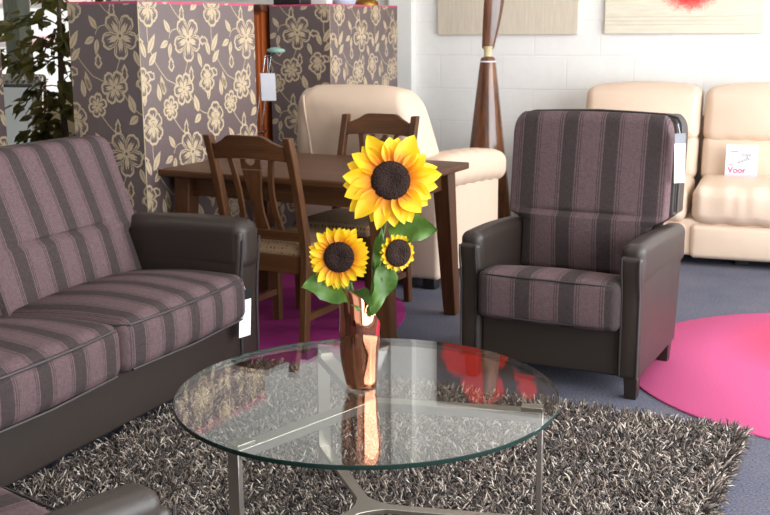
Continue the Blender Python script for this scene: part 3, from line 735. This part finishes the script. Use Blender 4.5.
# ------------------------------------------------------------------ flower-papered display boxes
TW, TH = .485, .53
def clip(poly, x0, x1, y0, y1):
    for ax, lim, sg in ((0, x0, 1), (0, x1, -1), (1, y0, 1), (1, y1, -1)):
        out = []
        for i in range(len(poly)):
            a, b = poly[i-1], poly[i]; ia = (a[ax]-lim)*sg >= 0; ib = (b[ax]-lim)*sg >= 0
            if ia != ib:
                t = (lim-a[ax])/(b[ax]-a[ax]); out.append((a[0]+(b[0]-a[0])*t, a[1]+(b[1]-a[1])*t))
            if ib: out.append(b)
        poly = out
        if len(poly) < 3: return []
    return poly
def motif():
    """(layer, ink, polygon) list for one repeat of the wallpaper"""
    R = []
    def rot(p, c, a): return (c[0]+p[0]*cos(a)-p[1]*sin(a), c[1]+p[0]*sin(a)+p[1]*cos(a))
    def petal(c, ang, L, Wd, lay, rim=.0055, streak=True, lobes=2):
        def outl(k, sh):
            pts = []
            for i in range(17):
                t = i/16; s = (t*2-1)
                a = s*pi*.5
                rr = cos(a)**.55 if abs(s) < 1 else 0
                y = L*k*(rr)*(1-.09*math.exp(-(s/.10)**2)+.035*cos(s*lobes*4.2)); x = Wd*k*sin(a)*.5*(1.0)*(rr**.55 if rr > 0 else 0)*1.22
                pts.append((x, y+sh))
            return pts
        R.append((lay, 1, [rot(p, c, ang-pi/2) for p in outl(1, 0)]))
        R.append((lay+1, 0, [rot(p, c, ang-pi/2) for p in outl(1-rim*2/Wd*1.3, rim*.9)]))
        if streak:
            for q in (-1, 1): R.append((lay+2, 1, [rot(p, c, ang-pi/2) for p in ((q*Wd*.20, L*.25), (q*Wd*.33, L*.62), (q*Wd*.25, L*.78), (q*Wd*.24, L*.55))]))
            R.append((lay+2, 1, [rot(p, c, ang-pi/2) for p in ((0, .0), (-Wd*.16, L*.35), (-Wd*.07, L*.66), (0, L*.48), (Wd*.07, L*.70), (Wd*.16, L*.35))]))
    def flower(c, r, n, a0, sx=1.0, lay=3):
        for k in range(n): petal(c, a0+2*pi*k/n, r*random.uniform(.92, 1.06), r*.86, lay+3*(k % 2))
        R.append((lay+7, 1, [(c[0]+r*.17*cos(a)*(1+.2*sin(5*a)), c[1]+r*.17*sin(a)*(1+.2*sin(5*a))) for a in [2*pi*i/14 for i in range(14)]]))
        R.append((lay+8, 0, [(c[0]+r*.07*cos(a), c[1]+r*.07*sin(a)) for a in [2*pi*i/8 for i in range(8)]]))
    def leaf(c, ang, L, Wd, lay=2):
        L *= 1.2; Wd *= 1.25; pts = [(L*t, Wd*.5*sin(pi*t**.8)) for t in [i/9 for i in range(10)]] + [(L*t, -Wd*.5*sin(pi*t**.8)) for t in [1-i/9 for i in range(1, 9)]]
        R.append((lay, 1, [rot(p, c, ang) for p in pts]))
        R.append((lay+1, 0, [rot(p, c, ang) for p in ((L*.12, -.0016), (L*.8, -.0008), (L*.8, .0008), (L*.12, .0016))]))
    def bud(c, ang, L, Wd, lay=2):
        pts = [(0, .3*Wd*.3), (L*.3, .5*Wd), (L*.55, .30*Wd), (L*.62, .42*Wd), (L, 0), (L*.62, -.42*Wd), (L*.55, -.3*Wd), (L*.3, -.5*Wd), (0, -.3*Wd*.3)]
        R.append((lay, 1, [rot(p, c, ang) for p in pts])); R.append((lay+1, 0, [rot((L*.14+p[0]*.66, p[1]*.55), c, ang) for p in pts]))
    def stem(p0, p1, p2, p3, w=.0042):
        b = bez(p0+(0,), p1+(0,), p2+(0,), p3+(0,), 10)
        for i in range(10):
            d = (b[i+1]-b[i]).normalized(); n_ = Vector((-d.y, d.x, 0))*w/2
            R.append((0, 1, [(q.x, q.y) for q in (b[i]-n_, b[i+1]-n_, b[i+1]+n_, b[i]+n_)]))
    def rose(c, r):
        for k, (a, l) in enumerate(((1.57, 1.0), (2.5, .85), (.65, .85), (-2.4, .95), (-.75, .95), (-1.57, 1.05))): petal((c[0], c[1]), a, r*l, r*.95, 3+(k % 2)*3, .006)
        petal((c[0], c[1]-.25*r), 1.57, r*.75, r*.6, 10, .006); petal((c[0], c[1]-.1*r), 1.57, r*.4, r*.35, 13, .005)
    W_, H_ = TW, TH
    fx = lambda x: x*W_/217; fy = lambda y: H_ - y*H_/412
    flower((fx(172), fy(285)), .108, 5, -pi/2)
    rose((fx(43), fy(172)), .086)
    flower((fx(102), fy(118)), .060, 6, .3)
    flower((fx(150), fy(52)), .078, 6, .1); 
    rose((fx(235), fy(18)), .07)
    stem((fx(43), fy(210)), (fx(35), fy(260)), (fx(30), fy(330)), (fx(95), fy(425)))
    stem((fx(95), fy(425-412)), (fx(120), fy(30)), (fx(140), fy(40)), (fx(150), fy(52)))
    stem((fx(172), fy(330)), (fx(170), fy(380)), (fx(150), fy(410)), (fx(150), fy(455)))
    stem((fx(172), fy(270)), (fx(130), fy(230)), (fx(112), fy(250)), (fx(108), fy(280)))
    stem((fx(18), fy(150)), (fx(-10), fy(150)), (fx(-40), fy(110)), (fx(-62), fy(0)))
    stem((fx(102), fy(130)), (fx(120), fy(170)), (fx(130), fy(190)), (fx(150), fy(215)))
    leaf((fx(112), fy(260)), 2.2, .062, .026); leaf((fx(104), fy(290)), 3.6, .055, .026); leaf((fx(112), fy(296)), -1.75, .06, .024)
    leaf((fx(38), fy(330)), 1.0, .085, .030); leaf((fx(40), fy(372)), .8, .07, .028); leaf((fx(30), fy(345)), 1.95, .075, .026)
    leaf((fx(-10), fy(150)), -2.5, .055, .030); leaf((fx(-18), fy(140)), 1.9, .075, .034); leaf((fx(20), fy(100)), 1.5, .07, .024)
    leaf((fx(205), fy(335)), -1.2, .065, .024); leaf((fx(90), fy(60)), 2.2, .06, .026); leaf((fx(205), fy(45)), .5, .05, .03)
    leaf((fx(85), fy(480)), 1.8, .08, .026); leaf((fx(70), fy(500)), 1.7, .07, .026)
    bud((fx(212), fy(290)), .0, .07, .050); bud((fx(152), fy(225)), 1.5, .085, .042); bud((fx(112), fy(398)), 1.6, .07, .048)
    bud((fx(55), fy(420)), 2.5, .06, .045); bud((fx(178), fy(30)), 1.55, .08, .044)
    return R
MOT = motif()
def papered(mb, O, U, V, N, w, h, du, dv):
    O, U, V, N = Vector(O), Vector(U), Vector(V), Vector(N)
    mb.add([O, O+U*w, O+U*w+V*h, O+V*h], [(0,1,2,3)], 0)
    for i in range(-2, int(w/TW)+2):
        for j in range(-2, int(h/TH)+2):
            ox, oy = i*TW+du, j*TH+dv
            for lay, ink, poly in MOT:
                q = clip([(x+ox, y+oy) for x, y in poly], .001, w-.001, .001, h-.001)
                if len(q) >= 3: mb.add([O+U*a+V*b+N*(.0006+.00016*lay) for a, b in q], [tuple(range(len(q)))], ink)
def display_box(label, corner, deg, wl, wr, h, shifts, edge=True):
    """corner is the vertical edge nearest us; local -x runs along the left face, +y along the right one"""
    t = thing('display_box', label, 'display box', (corner[0], corner[1], 0), deg, 'tall display boxes covered in floral wallpaper')
    m = MB()
    papered(m, (-wl, 0, 0), (1,0,0), (0,0,1), (0,-1,0), wl, h, *shifts[0])
    papered(m, (0, 0, 0), (0,1,0), (0,0,1), (1,0,0), wr, h, *shifts[1])
    m.add([(-wl, 0, 0), (-wl, wr, 0), (-wl, wr, h), (-wl, 0, h), (0, wr, 0), (0, wr, h), (0,0,h), (0,0,0)], [(0,1,2,3), (1,4,5,2), (3,2,5,6), (0,7,4,1)], 0)
    m.build('papered_body', [M['paper'], M['paper_ink']], t, smooth=0, recalc=False)
    if edge:
        m = MB(); m.box(-wl-.001, .001, -.001, wr+.001, h-.008, h+.003); m.build('top_edging', M['pink_edge'], t, smooth=0)
    m = MB(); m.box(-.0016, .0016, -.0016, .0016, 0, h-.01); m.build('corner_edging', M['paper_ink'], t, smooth=0)
    return t
display_box('tall floral wallpapered display box directly behind the striped sofa', (-1.084, 4.976), -27, .405, .92, 1.492, ((.40, .12), (-.03, .10)))
display_box('tall floral wallpapered display box behind the cream recliner', (-.324, 6.8), -27, .430, .92, 1.508, ((.30, .12), (.02, .10)))
display_box('low floral wallpapered display box cut off at the left edge behind the sofa', (-2.06, 4.80), -27, .5, .55, 1.29, ((.1, .1), (.0, .3)), False)

# cherry cabinet between the boxes
t = thing('cabinet', 'orange cherry wood cabinet showing between the two tall floral boxes', 'cabinet', (-.755, 7.0, 0), -27)
m = MB(); m.box(-.95, 0, 0, .45, .08, 1.49); m.build('body', M['cherry'], t, bevel=.003)
m = MB(); m.box(-.97, .02, -.03, .45, 1.47, 1.515, 0, lambda x, y, z: (x, y - (.015 if z > 1.5 and y < 0 else 0), z)); m.build('cornice', M['cherry_dark'], t, bevel=.006)
for x0, x1 in ((-.93, -.485), (-.465, -.02)):
    m = MB(); m.box(x0, x1, -.02, 0, .12, 1.45); d = m.build('door', M['cherry'], t, bevel=.003)
    m = MB(); m.rbox(x0+.07, x1-.07, -.028, -.018, .2, 1.37, .004); m.build('door_panel', M['cherry'], d)
m = MB(); m.box(-.93, -.02, .03, .42, 0, .082); m.build('plinth', M['cherry_dark'], t)

# things on top of the far box
bx = Matrix.Translation((-.324, 6.8, 0)) @ Matrix.Rotation(radians(-27), 4, 'Z')
def on_box(x, y): return tuple(bx @ Vector((x, y, 1.5115)))
m = MB(); m.rbox(-.10, .10, -.07, .07, 0, .16, .01); o = m.build('speaker_box', M['black']); o.location = on_box(-.36, .16); o.rotation_euler = (0, 0, radians(-27)); tag(o, 'black box at the left on top of the far floral box', 'box')
t = thing('table_lamp', 'brass dome lamp foot at the right on top of the far floral box', 'lamp', on_box(-.14, .74), 0)
m = MB(); m.lathe([(0, 0), (.085, 0), (.085, .012), (.075, .03), (.045, .05), (.014, .06), (.012, .22), (0, .222)], 28); m.build('lamp_foot', M['brass'], t)
m = MB(); m.lathe([(.14, .2), (.08, .36), (.078, .36), (.136, .202)], 28); m.build('lamp_shade', M['white'], t)
m = MB(); m.lathe([(0, 0), (.07, 0), (.08, .02), (.085, .15), (.078, .15), (.072, .02), (0, .012)], 28); o = m.build('planter', M['paleblue']); o.location = on_box(-.19, .52); tag(o, 'pale blue planter on top of the far floral box', 'planter')
m = MB(); m.rbox(-.07, .07, -.05, .05, 0, .10, .006); o = m.build('carton', M['white']); o.location = on_box(-.26, .33); o.rotation_euler = (0, 0, radians(-20)); tag(o, 'white carton on top of the far floral box', 'box')

# ------------------------------------------------------------------ reading lamp with a price tag
lx, ly = -.70, 6.16
t = thing('floor_lamp', 'slim chrome reading lamp with a glass disc head behind the dining table', 'lamp', (lx, ly, 0), 0)
m = MB(); m.lathe([(0, 0), (.12, 0), (.12, .012), (.02, .02), (0, .02)], 32); m.build('base', M['chrome'], t)
m = MB(); m.tube([(-.012, 0, .015), (-.012, 0, .80)], .008, 10); m.build('pole', M['chrome'], t)
m = MB(); m.tube([(-.035, 0, .797), (.03, 0, .80), (.042, 0, .815)], .006, 8); m.build('pivot_bar', M['chrome'], t)
for x0, x1 in ((-.022, .048), (.012, .08)):
    m = MB(); m.tube([(x0, 0, .80), (x1, 0, 1.225)], .0038, 8); m.build('arm', M['chrome'], t)
m = MB(); m.tube([(.044, 0, 1.215), (.085, 0, 1.225), (.10, 0, 1.24)], .005, 8); m.build('head_joint', M['chrome'], t)
m = MB(); m.lathe([(0, 1.236), (.047, 1.240), (.053, 1.247), (.047, 1.258), (.02, 1.268), (0, 1.27)], 28, c=(.107, 0)); m.build('lamp_head', M['green_glass'], t)

def hang_tag(label, loc, deg, w, h, head, string_to, tilt=0, lines=False):
    t = thing('price_tag', label, 'price tag', loc, deg, 'white paper price tags')
    m = MB(); m.box(-w/2, w/2, -.001, .001, -h, 0, 0, lambda x, y, z: (x + tilt*z, y + .004*sin(z*20), z)); m.build('card', M['card'], t, smooth=0)
    if head:
        m = MB(); m.box(-w/2-.0005, w/2+.0005, -.0016, .0016, -head, .012, 0, lambda x, y, z: (x + tilt*z, y, z)); m.build('plastic_holder', M['grey_card' if lines == 1 else 'black'], t, smooth=0)
    m = MB(); m.tube(bez((0, 0, .005), (0, 0, .02), tuple(Vector(string_to)*.7), string_to, 6), .0012, 5); m.build('string', M['card'], t)
    if lines:
        m = MB()
        for k, (a, b) in enumerate(((-.3, .2), (-.3, .3), (-.3, .1), (-.3, .25))): m.box(w*a, w*b, -.0022, -.0014, -h*(.3+.12*k)-.0018, -h*(.3+.12*k), 0, lambda x, y, z: (x+tilt*z, y+.004*sin(z*20), z))
        m.build('printed_lines', M['grey_ink'], t, smooth=0)
    return t
hang_tag('white price tag hanging from the reading lamp', (lx+.060, ly-.018, 1.128), -8, .082, .150, 0, (.0, .016, .09), -.03, False)
TAGLOC = tuple(Matrix.Translation((.92, 3.914, 0)) @ Matrix.Rotation(radians(-27), 4, 'Z') @ Vector((.026, .490, .945)))
hang_tag('white price tag with grey top hanging on the right edge of the striped armchair back', TAGLOC, 20, .050, .185, .028, (-.012, .0, .05), -.05, True)
hang_tag('white price tag with dark top hanging from the right sofa arm', (-.545, 4.168, .366), 52, .062, .175, .028, (.0, .02, .05), .06, 2)

# ------------------------------------------------------------------ cream recliner seen from behind
def recliner():
    t = thing('recliner', 'cream leather recliner turned away from us behind the dining table', 'armchair', (.274, 5.665, 0), -26)
    for x in (-.80, -.06):
        for y in (.06, .88): m = MB(); m.box(x-.035, x+.035, y-.035, y+.035, 0, .055); m.build('foot', M['black'], t, bevel=.004)
    m = MB(); m.rbox(-.85, -.0, .02, .94, .05, .60, .03, (6, 6, 4), 3, (.006, .012, 0)); m.build('body', M['cream'], t)
    for sx in (0, 1):
        mir = (lambda p: p) if sx == 0 else (lambda p: (-.85-p[0], p[1], p[2]))
        wr = lambda x, y, z: mir((x, y, z + .003*sin(y*46+x*20) - .01*smooth(.15, 0, y) - .055*y*y))
        m = MB(); m.rbox(-.17, .040, -.005, .985, .53, .705, .065, (4, 30, 4), 5, (.01, .02, .010), wr); m.build('arm_pad', M['cream'], t)
    m = MB(); m.rbox(-.70, -.15, .30, .96, .40, .56, .05, (6, 6, 3), 4, (0, .02, .03)); m.build('seat_cushion', M['cream'], t)
    def bk(x, y, z):
        y = y + .007*sin(x*75+z*38)*smooth(-.45, -.62, x)*smooth(-.80, -.70, x)*smooth(.2, .0, y)
        h = (z-.52)/.54; u = (x+.45)/.42
        return (-.455 + (x+.44)*(1-.14*h*h) - .075*h*max(0, (x+.44)/.42)*.9 - .02*h, y - .07*h + .03*h*h, z - .05*h*u*u*.6*max(0, u)**1 + .010*sin(x*70+z*9)*smooth(-.55, -.85, u)*.6)
    m = MB(); m.rbox(-.86, -.02, .02, .30, .52, 1.06, .10, (16, 3, 8), 6, (.0, .05, .01), bk); b = m.build('backrest', M['cream'], t)
    m = MB(); m.tube([bk(-.775+.10*s_, -.018+.02*(1-s_), 1.02-.46*s_) for s_ in [i/10 for i in range(11)]], .006, 6); m.build('seam_piping', M['cream'], b)
recliner()

# ------------------------------------------------------------------ cream reclining sofa at the back wall
def cream_sofa():
    t = thing('reclining_sofa', 'cream leather reclining sofa against the white block wall at the right', 'sofa', (1.769, 6.284, 0), -20)
    for x in (-.85, .3, 1.3):
        for y in (.12, .85): m = MB(); m.box(x-.04, x+.04, y-.04, y+.04, 0, .05); m.build('foot', M['black'], t, bevel=.004)
    m = MB(); m.rbox(-.74, 1.42, .0, .95, .055, .27, .02); m.build('base', M['cream'], t)
    for i, (x0, x1) in enumerate(((.008, .70), (-.735, -.022), (.712, 1.40))):
        m = MB(); m.rbox(x0, x1, -.03, .5, .045, .245, .03, (8, 4, 4), 4, (0, .012, 0)); m.build('front_panel', M['cream'], t)
        wr = lambda x, y, z: (x, y + .0025*sin(x*64+1.5*sin(x*23))*smooth(.1, -.05, y)*smooth(.25, .36, z), z + .004*smooth(.2, 0, y)*sin(x*40))
        m = MB(); m.rbox(x0, x1, -.045, .62, .250, .464, .06, (30, 8, 4), 6, (0, .014, .014), wr); m.build('seat_cushion', M['cream'], t)
        def low(x, y, z): return (x, y + (z-.42)*.25, z)
        m = MB(); m.rbox(x0-.002, x1+.002, .55, .80, .42, .70, .05, (14, 3, 6), 5, (0, .03, .02), low); m.build('lower_back', M['cream'], t)
        def upb(x, y, z):
            c = (x0+x1)/2; u = (x-c)/((x1-x0)/2)
            return (x, y + (z-.42)*.25 + .004*sin(x*52)*smooth(.74, .68, z), z - .018*u*u*smooth(.9, 1.02, z))
        m = MB(); m.rbox(x0-.004, x1+.004, .535, .81, .660, 1.002, .06, (20, 3, 8), 6, (0, .04, .016), upb); m.build('headrest', M['cream'], t)
    for x0, x1 in ((-1.0, -.735), (1.42, 1.68)):
        m = MB(); m.rbox(x0, x1, -.02, .92, .045, .64, .08, (4, 8, 5), 5, (.01, .02, .02)); m.build('armrest', M['cream'], t)
    m = MB(); m.rbox(-.73, 1.41, .78, .97, .08, .80, .05); m.build('back_panel', M['cream'], t)
    return t
cream_sofa()

# price card on the cream sofa: printed and hand-written lines
def text_mesh(s, size, font_shear=0):
    c = bpy.data.curves.new('txt', 'FONT'); c.body = s; c.size = size; c.extrude = .0004; c.shear = font_shear; c.offset = .0016 if not font_shear else 0
    o = bpy.data.objects.new('txt', c); COL.objects.link(o); bpy.context.view_layer.update()
    me = bpy.data.meshes.new_from_object(o.evaluated_get(bpy.context.evaluated_depsgraph_get())); bpy.data.objects.remove(o); return me
t = thing('price_card', 'white price card with pink lettering standing on the cream sofa seat', 'price card', (2.155, 6.612, .440), -20)
t.rotation_euler = (radians(-9), 0, radians(-20))
m = MB(); m.box(-.092, .092, -.0015, .0015, 0, .222); m.build('card', M['card'], t, smooth=0)
m = MB(); m.box(-.090, .090, -.0022, -.0014, .002, .045); m.build('lilac_band', M['lilac_ink'], t, smooth=0)
def txt(s, size, x, z, mat, name, sh=0):
    me = text_mesh(s, size, sh); me.materials.append(M[mat]); o = bpy.data.objects.new(name, me); COL.objects.link(o); o.parent = t
    o.location = (x, -.002, z); o.rotation_euler = (pi/2, 0, 0)
txt('Voor', .05, -.078, .053, 'pink_ink', 'printed_word')
for x0, x1, z, mt in ((-.07, -.02, .180, 'pink_ink'), (-.075, -.045, .097, 'pink_ink')):
    m = MB(); m.box(x0, x1, -.0022, -.0014, z, z+.006); m.build('small_print', M[mt], t, smooth=0)
def scrib(pts, name='handwriting'):
    m = MB(); m.tube([(x, -.0022, z+.012) for x, z in pts], .0016, 5); m.build(name, M['grey_ink'], t)
scrib([(-.050+.006*i, .150+.009*sin(i*2.3)+.003*sin(i*5.1)) for i in range(5)]); scrib([(-.005+.0042*i, .150+.010*sin(i*1.9)*(1 if i % 4 else 1.5)) for i in range(15)])
scrib([(-.03+.005*i, .105+.014*sin(i*1.7)+.002*i) for i in range(16)]); scrib([(-.025, .098), (.0, .108), (.04, .122), (.085, .135)])

# ------------------------------------------------------------------ wooden sculpture lamp by the wall
def sculpture():
    t = thing('floor_sculpture', 'tall dark wooden sculpture with a cone foot and a carved blade by the white wall', 'sculpture', (.672, 7.2, 0), 0)
    m = MB(); m.lathe([(0, 0), (.178, 0), (.182, .01), (.178, .03), (.150, .30), (.113, .60), (.082, .88), (.058, 1.09), (.049, 1.155), (.046, 1.168), (.036, 1.178), (0, 1.18)], 40); m.build('cone_foot', M['lacquer'], t, smooth=50)
    m = MB(); m.lathe([(.0505, 1.146), (.0525, 1.150), (.0505, 1.154)], 40); m.build('ring', M['card'], t)
    m = MB(); m.lathe([(.02, 1.175), (.027, 1.185), (.024, 1.20), (.026, 1.225), (.034, 1.245), (0, 1.25)], 24); m.build('neck', M['sand'], t)
    m = MB(); prof = []
    for i in range(19):
        u = i/18; z = 1.238 + u*.78; w = .036 + .034*sin(pi*min(1, u*.92+.04)); prof.append((w, z, u))
    vs = []; n = 12
    for w, z, u in prof:
        w *= (1 if u < .97 else .4)
        for j in range(n):
            a = 2*pi*j/n; x = w*cos(a)*.98; y = w*.42*sin(a); tw = u*.5
            vs.append((x*cos(tw)-y*sin(tw) + .045*sin(u*2.4), x*sin(tw)+y*cos(tw), z + .012*sin(a)))
    fs = [(i*n+j, i*n+(j+1) % n, (i+1)*n+(j+1) % n, (i+1)*n+j) for i in range(18) for j in range(n)] + [tuple(range(n)), tuple(18*n+j for j in range(n))]
    m.add(vs, fs); m.build('blade', M['lacquer'], t, smooth=60)
sculpture()

# ------------------------------------------------------------------ paintings on the wall
def painting(name, label, x0, x1, z0, z1, mat):
    o = thing(name, label, 'painting', wallp(x0, -.030, z0), WA)
    w, h = x1-x0, z1-z0
    m = MB(); m.box(0, w, 0, .028, 0, h); m.build('stretcher', M['canvas_rim'], o, smooth=0, bevel=.002)
    m = MB(); m.box(.0015, w-.0015, -.0012, .001, .0015, h-.0015); m.build('canvas', M[mat], o, smooth=0)
painting('wall_art', 'beige canvas above the wooden sculpture, left of the two paintings', .214, 1.218, 1.313, 2.34, 'canvas_poppy')
painting('wall_art', 'cream canvas with a red paint burst above the cream sofa', 1.403, 2.424, 1.316, 2.34, 'canvas_splash')

# ------------------------------------------------------------------ mirror, board and fig tree at the left
t = thing('mirror', 'mirror in an ornate silver frame leaning behind the sofa at the left', 'mirror', (-2.32, 6.32, 0), -12)
t.rotation_euler = (radians(-7), 0, radians(-12))
w, h, fwid = .36, 1.13, .075
m = MB(); m.box(-w+.02, w-.02, .0, .015, .02, h-.02); m.build('mirror_glass', M['mirror'], t, smooth=0)
m = MB()
for (a0_, a1_, b0_, b1_) in ((-w, -w+fwid, 0, h), (w-fwid, w, 0, h), (-w, w, 0, fwid), (-w, w, h-fwid, h)): m.rbox(a0_, a1_, -.03, .03, b0_, b1_, .02, (2, 1, 2), 3)
for z in np.arange(.03, h, .035):
    for x in (-w+fwid/2, w-fwid/2): m.lathe([(0.0001, -.03), (.012, -.02), (.016, 0), (.012, .02), (.0001, .03)], 8, fn=lambda a, b, c, x=x, z=z: (x+a, -.03+b*.6, float(z)+c*.5))
for x in np.arange(-w+.04, w, .035):
    m.lathe([(0.0001, -.03), (.012, -.02), (.016, 0), (.012, .02), (.0001, .03)], 8, fn=lambda a, b, c, x=x: (float(x)+a*.8, -.03+b*.6, h-fwid/2+c*.6))
m.build('frame', M['silver'], t, smooth=50)
m = MB(); m.rbox(-.22, .22, 0, .03, 0, .97, .006); o = m.build('panel_board', M['sand']); o.location = (-1.92, 6.62, 0); o.rotation_euler = (radians(-5), 0, radians(-14)); tag(o, 'sand coloured board standing behind the fig tree', 'board')
m = MB(); m.bar((-2.62, 5.80, .02), (-1.93, 5.95, .80), .05, .035); 
def ficus():
    t = thing('potted_fig', 'bushy potted fig tree between the bright window and the tall floral box', 'plant', (-1.70, 5.88, 0), 0)
    m = MB(); m.lathe([(0, 0), (.14, 0), (.175, .30), (.185, .30), (.185, .33), (.17, .33), (.165, .28), (0, .28)], 32); p = m.build('pot', M['pot'], t)
    m = MB(); m.lathe([(0, .285), (.165, .285)], 24); m.build('soil', M['soil'], p)
    rnd = random.Random(11); m = MB(); leaves = MB()
    m.tube([(0, 0, .27), (.01, 0, .6), (-.01, .01, 1.0), (.01, 0, 1.5), (0, 0, 2.1)], [.022, .02, .017, .012, .006], 8); m.build('trunk', M['bark'], t, smooth=80)
    br = MB()
    for k in range(52):
        z0 = rnd.uniform(.55, 2.1); a = rnd.uniform(0, 2*pi); L_ = rnd.uniform(.14, .34)*(1 if cos(a) > -.3 else .85)
        p0 = Vector((0, 0, z0)); d = Vector((cos(a), sin(a), rnd.uniform(-.1, .5)))
        p3 = p0 + d*L_ + Vector((0, 0, -.12*rnd.random()))
        pts = bez(p0, p0+Vector((0, 0, .05))+d*L_*.3, p0+d*L_*.8, p3, 8); br.tube(pts, .0035, 5)
        for i in range(2, 9):
            for q in range(2 if i < 8 else 3):
                c = pts[i] + Vector((rnd.gauss(0, .02), rnd.gauss(0, .02), rnd.gauss(0, .02)))
                ld = Vector((d.x+rnd.gauss(0, .7), d.y+rnd.gauss(0, .7), -.6+rnd.gauss(0, .4))).normalized(); nr = Vector((rnd.gauss(0, .5), rnd.gauss(0, .5)-.3, 1)).normalized()
                sd = ld.cross(nr).normalized(); nn = sd.cross(ld); ll = rnd.uniform(.07, .115); ww = ll*.25
                leaves.add([c, c+ld*ll*.3+sd*ww+nn*.006, c+ld*ll*.65+sd*ww*.8+nn*.004, c+ld*ll-nn*.008, c+ld*ll*.65-sd*ww*.8+nn*.004, c+ld*ll*.3-sd*ww+nn*.006, c+ld*ll*.5], [(0,6,1), (1,6,2), (2,6,3), (0,5,6), (5,4,6), (4,3,6)])
    br.build('branches', M['bark'], t, smooth=80); leaves.build('foliage', M['ficus'], t, recalc=False, smooth=0)
ficus()

# ------------------------------------------------------------------ light
def area(name, loc, target, sx, sy, power, col):
    l = bpy.data.lights.new(name, 'AREA'); l.shape = 'RECTANGLE'; l.size = sx; l.size_y = sy; l.energy = power; l.color = col
    o = bpy.data.objects.new(name, l); COL.objects.link(o); o.location = loc
    o.rotation_euler = (Vector(target)-Vector(loc)).to_track_quat('-Z', 'Y').to_euler(); return o
area('daylight_right_window', wallp(XR-.02, -4.8, 1.5), wallp(0, -4.8, 1.1), 7.5, 2.5, 520, (.93, .97, 1.0))
area('daylight_front_door', wallp(3.2, YF+.1, 1.4), wallp(1.5, 0, .9), 3.5, 2.4, 30, (.95, .98, 1.0))
for i, (x, y) in enumerate(((-1.5, -2.2), (1.6, -2.2), (-1.2, -5.0), (1.8, -5.0))):
    area('ceiling_light', wallp(x, y, ZC-.03), wallp(x, y, 0), .6, .6, 10, (1, .92, .8))
l = bpy.data.lights.new('sun', 'SUN'); l.energy = 5.0; l.angle = .02; l.color = (1, .97, .92)
o = bpy.data.objects.new('sun', l); COL.objects.link(o); o.location = (-20, -20, 30)
a_ = radians(WA); sd_ = Vector((cos(a_), sin(a_), 0))*.55 + Vector((-sin(a_), cos(a_), 0))*.55 + Vector((0, 0, -.63)); o.rotation_euler = sd_.to_track_quat('-Z', 'Y').to_euler()
w = bpy.data.worlds.new('sky'); SC.world = w; w.use_nodes = True
nt = w.node_tree; nt.nodes.clear(); bg = nt.nodes.new('ShaderNodeBackground'); ow = nt.nodes.new('ShaderNodeOutputWorld'); nt.links.new(bg.outputs[0], ow.inputs[0])
bg.inputs[0].default_value = (.92, .96, 1.0, 1); bg.inputs[1].default_value = .55
SC.view_settings.view_transform = 'Standard'; SC.view_settings.look = 'None'; SC.view_settings.gamma = 1; SC.view_settings.exposure = 0.0
SC.cycles.max_bounces = 8; SC.cycles.transparent_max_bounces = 12; SC.cycles.use_denoising = True
SC.cycles.caustics_reflective = False; SC.cycles.caustics_refractive = False
